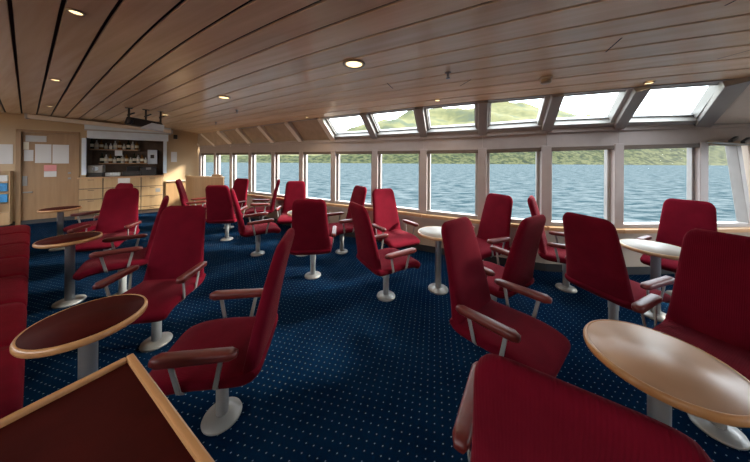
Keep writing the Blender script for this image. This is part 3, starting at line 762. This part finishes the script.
# ------------------------------------------------------------------ ceiling fittings
DL = [((76, 11.5), 'round recessed downlight nearest the top left corner'), ((55.5, 79.5), 'round recessed downlight in the second row towards the door'), ((50, 106), 'small recessed downlight above the projection screen at the door end'),
      ((165.5, 114.5), 'recessed downlight right of the projector mount'), ((224, 97), 'recessed downlight in the bright patch of ceiling left of centre'), ((354, 63.5), 'largest glowing recessed downlight at the middle of the ceiling'),
      ((437.5, 100), 'tiny recessed downlight close above the third roof window'), ((649, 82.5), 'tiny recessed downlight close above the right end roof window'), ((307, 117.2), 'tiny recessed downlight above the last blinded roof bay')]
pl = None; LIGHTPOS = []
for i, ((px, py), lab) in enumerate(DL):
    X, Y, Z = at_ceiling(px, py); small = i >= 6
    if pl is None:
        pl = o = thing('downlight', lab, 'downlight')
        m = MB(); m.lathe([(.062, .006), (.082, .004), (.085, -.001), (.082, -.008), (.066, -.010), (.060, -.003), (.060, .004)], 32, cap=False); m.build('ring', M['lampring'], o)
        m = MB(); m.lathe([(.060, -.004), (.001, -.004)], 32); m.build('lens', M['lamp'], o)
    else: o = copy_tree(pl)
    o.location = (X, Y, Z-.004); o['label'] = lab; o['group'] = 'recessed ceiling downlights'
    sc_ = [.48, .55, .55, .85, 1.05, 1.25, .5, .5, .45][i]; o.scale = (sc_, sc_, max(.7, min(1, sc_)))
    LIGHTPOS.append((X, Y, Z))
def sprinkler(px, py, lab):
    X, Y, Z = at_ceiling(px, py); t = thing('sprinkler', lab, 'sprinkler', (X, Y, Z), 0, 'ceiling sprinklers')
    m = MB(); m.lathe([(.030, 0), (.030, -.006), (.012, -.010), (.012, -.04)], 18); m.build('escutcheon', M['steel'], t)
    m = MB(); m.lathe([(.022, -.055), (.022, -.059)], 16); m.bar((.010, 0, -.035), (.010, 0, -.057), .004, .004, (1,0,0)); m.bar((-.010, 0, -.035), (-.010, 0, -.057), .004, .004, (1,0,0)); m.build('deflector', M['steel'], t)
sprinkler(448, 72.5, 'chrome sprinkler head at the middle of the ceiling'); sprinkler(237, 110, 'dark sprinkler head above the blinded roof bays')
sprinkler(216, 122, 'dark sprinkler head nearest the far corner of the bar')
X, Y, Z = at_ceiling(546, 77.5); t = thing('smoke_detector', 'round cream smoke detector on the ceiling above the roof windows', 'smoke detector', (X, Y, Z))
m = MB(); m.lathe([(.055, 0), (.055, -.012), (.048, -.02)], 24); m.build('mount', M['cream'], t)
m = MB(); m.lathe([(.046, -.02), (.044, -.055), (.03, -.062)], 24); m.build('sensor', M['lampring'], t)
# projector mount
pc = at_ceiling(146, 109.5)
t = thing('projector', 'black projector hanging from ceiling brackets above the bar', 'projector', (pc[0], pc[1], pc[2]-.36), BROT); t.scale = (.8, .8, 1)
m = MB(); m.hexa([(-.34,-.17,.05),(.30,-.17,-.02),(.30,.17,-.02),(-.34,.17,.05),(-.30,-.14,.19),(.30,-.14,.12),(.30,.14,.12),(-.30,.14,.19)]); m.build('body', M['black'], t, bevel=.02)
m = MB(); m.hexa([(-.08,-.19,.00),(.32,-.19,-.045),(.30,.12,-.045),(-.10,.12,.00),(.12,-.185,.10),(.34,-.185,.07),(.32,.12,.07),(.06,.12,.10)]); m.build('side_panel', M['shutter'], t, bevel=.006)
m = MB(); m.lathe([(.05, 0), (.05, .05), (.035, .055)], 20); o = m.build('lens', M['black'], t); o.location = (-.24, -.20, .10); o.rotation_euler = (R(-90), 0, 0)
for x_ in (-.28, .0, .26):
    m = MB(); m.bar((x_, 0, .12), (x_, 0, .355), .035, .035, (1, 0, 0)); m.bar((x_-.06, 0, .352), (x_+.06, 0, .352), .07, .012); m.bar((x_-.03, 0, .22), (x_+.09, .02, .28), .025, .025); m.build('bracket', M['black'], t)
# wiper motor cover at the end window
a, b, e, n = bay_frame(12)
t = thing('wiper_motor', 'grey metal bracket with black clamps fixed above the right end window', 'window fitting', (POST[12] + e*.30 + n*.025) + up*(ztop(4.6)-.025), math.atan2(e.y, e.x))
m = MB(); m.box(-.24, .28, -.02, .0, -.01, .055); m.build('mounting_plate', M['lampring'], t, bevel=.004)
m = MB(); m.hexa([(-.32,-.13,.02),(.20,-.16,-.02),(.22,-.02,.0),(-.30,-.02,.02),(-.32,-.13,.035),(.20,-.16,-.005),(.22,-.02,.018),(-.30,-.02,.038)]); m.build('arm_plate', M['steel'], t, bevel=.003)
for x_, z_ in ((.02, .07), (.20, .06)):
    m = MB(); m.bar((x_-.10, -.10, z_-.03), (x_+.08, -.05, z_+.03), .035, .03); m.build('clamp', M['black'], t, bevel=.006)

# ------------------------------------------------------------------ outside: sea and shore
def sea_mat():
    m, nt, b = new_mat('rippled sea'); L = nt.links
    tc = N(nt, 'ShaderNodeTexCoord'); mp = N(nt, 'ShaderNodeMapping'); mp.inputs['Scale'].default_value = (.35, .8, 1); L.new(tc.outputs['Object'], mp.inputs['Vector'])
    no = N(nt, 'ShaderNodeTexNoise'); no.inputs['Scale'].default_value = .55; no.inputs['Detail'].default_value = 8; no.inputs['Roughness'].default_value = .62; L.new(mp.outputs[0], no.inputs['Vector'])
    L.new(ramp(nt, no.outputs['Fac'], [(.40, (.014, .024, .029)), (.60, (.050, .061, .066))]), b.inputs['Base Color'])
    bp = N(nt, 'ShaderNodeBump'); bp.inputs['Strength'].default_value = 1.0; bp.inputs['Distance'].default_value = 1.2
    L.new(no.outputs['Fac'], bp.inputs['Height']); L.new(bp.outputs['Normal'], b.inputs['Normal'])
    b.inputs['Roughness'].default_value = .6; b.inputs['Specular IOR Level'].default_value = .0
    return m
m = MB(); m.face([m.bm.verts.new(p) for p in ((-6000, -300, -9), (5000, -300, -9), (5000, 5000, -9), (-6000, 5000, -9))])
props(m.build('sea', sea_mat()), 'rippled blue grey sea seen through all the windows', 'sea', kind='stuff')
def land_mat(name, stops, sc_, det=8):
    m, nt, b = new_mat(name); L = nt.links; tc = N(nt, 'ShaderNodeTexCoord')
    no = N(nt, 'ShaderNodeTexNoise'); no.inputs['Scale'].default_value = sc_; no.inputs['Detail'].default_value = det; no.inputs['Roughness'].default_value = .6
    L.new(tc.outputs['Object'], no.inputs['Vector']); L.new(ramp(nt, no.outputs['Fac'], stops), b.inputs['Base Color'])
    b.inputs['Roughness'].default_value = .95; b.inputs['Specular IOR Level'].default_value = .05
    return m
def interp(tab, x):
    for (x0, y0), (x1, y1) in zip(tab, tab[1:]):
        if x <= x1: return y0 + (y1-y0)*max(0, (x-x0))/(x1-x0)
    return tab[-1][1]
from mathutils import noise as mnoise
def range_mesh(name, mat, prof, D0, D1, x0, x1, nx, ny, rough, label, cat, zbase=-9.0):
    """land rising from distance D0 (shore) to D1 (crest); prof gives crest height in degrees-like slope per bearing"""
    m = MB(); m.smooth = True; rows = []
    for j in range(ny+1):
        tt = j/ny; D = D0 + (D1-D0)*tt; r = []
        for i in range(nx+1):
            k = x0 + (x1-x0)*i/nx; h = interp(prof, k)*D1 + 9
            X = k*D; zz = zbase + h*(tt**1.25) + rough*tt**.5*(mnoise.fractal(Vector((X*.004*60/rough if rough > 20 else X*.03, D*.004*60/rough if rough > 20 else D*.03, 3)), 1.0, 2.0, 5))
            if j == 0: zz = zbase - 1
            r.append(m.bm.verts.new((X, D, zz)))
        rows.append(r)
    for ra, rb in zip(rows, rows[1:]):
        for i in range(nx): m.face([ra[i], ra[i+1], rb[i+1], rb[i]])
    o = m.build(name, mat); return structure(o)
K = lambda px: (px-375)/F
HZ = lambda y: (CY+1-y)/F
hill_prof = [(K(-300), HZ(135)), (K(100), HZ(140)), (K(200), HZ(147)), (K(300), HZ(143)), (K(345), HZ(131)), (K(385), HZ(119)), (K(420), HZ(111)), (K(450), HZ(110)), (K(478), HZ(105)), (K(505), HZ(102)), (K(525), HZ(104)), (K(548), HZ(110)), (K(575), HZ(113)), (K(600), HZ(117)), (K(640), HZ(127)), (K(720), HZ(134)), (K(900), HZ(138)), (K(1300), HZ(140))]
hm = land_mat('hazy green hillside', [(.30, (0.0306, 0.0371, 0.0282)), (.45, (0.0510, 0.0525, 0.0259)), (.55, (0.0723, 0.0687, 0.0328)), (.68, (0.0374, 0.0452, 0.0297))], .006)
range_mesh('hill', hm, hill_prof, 760, 1700, K(-500), K(1300), 220, 30, 45, '', '')
sm = land_mat('wooded shore', [(.36, (.0035, .0065, .0030)), (.48, (.0120, .0160, .0060)), (.58, (.0330, .0340, .0140)), (.70, (.0080, .0130, .0050))], .075)
shore_prof = [(K(-500), HZ(156)), (K(200), HZ(157)), (K(330), HZ(156)), (K(365), HZ(154)), (K(420), HZ(152)), (K(520), HZ(149)), (K(640), HZ(144)), (K(760), HZ(144)), (K(1300), HZ(146))]
range_mesh('shore', sm, shore_prof, 640, 730, K(-500), K(1300), 500, 6, 6, '', '')

# ------------------------------------------------------------------ light
wd = bpy.data.worlds.new('World'); scene.world = wd; wd.use_nodes = True; nt = wd.node_tree; nt.nodes.clear(); L = nt.links
out = N(nt, 'ShaderNodeOutputWorld'); bg = N(nt, 'ShaderNodeBackground'); tc = N(nt, 'ShaderNodeTexCoord')
no = N(nt, 'ShaderNodeTexNoise'); no.inputs['Scale'].default_value = 2.6; no.inputs['Detail'].default_value = 7; no.inputs['Roughness'].default_value = .55
mp = N(nt, 'ShaderNodeMapping'); mp.inputs['Scale'].default_value = (1, 1, 2.4); L.new(tc.outputs['Generated'], mp.inputs['Vector']); L.new(mp.outputs[0], no.inputs['Vector'])
L.new(ramp(nt, no.outputs['Fac'], [(.35, (.62, .76, .88)), (.58, (.93, .95, .97)), (.8, (1, 1, 1))]), bg.inputs['Color'])
bg.inputs['Strength'].default_value = 3.2
L.new(bg.outputs[0], out.inputs[0])
sd = bpy.data.lights.new('sun', 'SUN'); sd.energy = 7; sd.angle = R(9); sd.color = (1, .93, .82)
so = bpy.data.objects.new('sun', sd); COL.objects.link(so)
dirv = Vector((-.88, -.19, -.47)); so.rotation_euler = dirv.to_track_quat('-Z', 'Y').to_euler()
for i, (X, Y, Z) in enumerate(LIGHTPOS):
    ld = bpy.data.lights.new('downlight_lamp', 'SPOT'); ld.energy = (5, 6, 16, 18, 12, 13, 6, 6, 6)[i]; ld.color = (1, .80, .55); ld.spot_size = R(130); ld.spot_blend = .6; ld.shadow_soft_size = .05
    lo = bpy.data.objects.new('downlight_lamp', ld); COL.objects.link(lo); lo.location = (X, Y, Z-.03)

# ------------------------------------------------------------------ camera and view
cd = bpy.data.cameras.new('camera'); cam = bpy.data.objects.new('camera', cd); COL.objects.link(cam); scene.camera = cam
cam.location = (0, 0, EYE); cam.rotation_mode = 'QUATERNION'
cam.rotation_quaternion = (Matrix.Rotation(R(90), 4, 'X') @ Matrix.Rotation(-ROLL, 4, 'Z')).to_quaternion()
cd.sensor_fit = 'HORIZONTAL'; cd.sensor_width = 36; cd.lens = 36*F/750; cd.shift_y = -(231-CY)/750; cd.clip_start = .02; cd.clip_end = 12000
scene.view_settings.view_transform = 'Standard'; scene.view_settings.look = 'None'; scene.view_settings.gamma = 1.0; scene.view_settings.use_curve_mapping = False
scene.view_settings.exposure = 1.85
scene.cycles.use_denoising = True; scene.cycles.sample_clamp_direct = 6; scene.cycles.sample_clamp_indirect = 4
scene.cycles.max_bounces = 10; scene.cycles.diffuse_bounces = 5; scene.cycles.transparent_max_bounces = 16
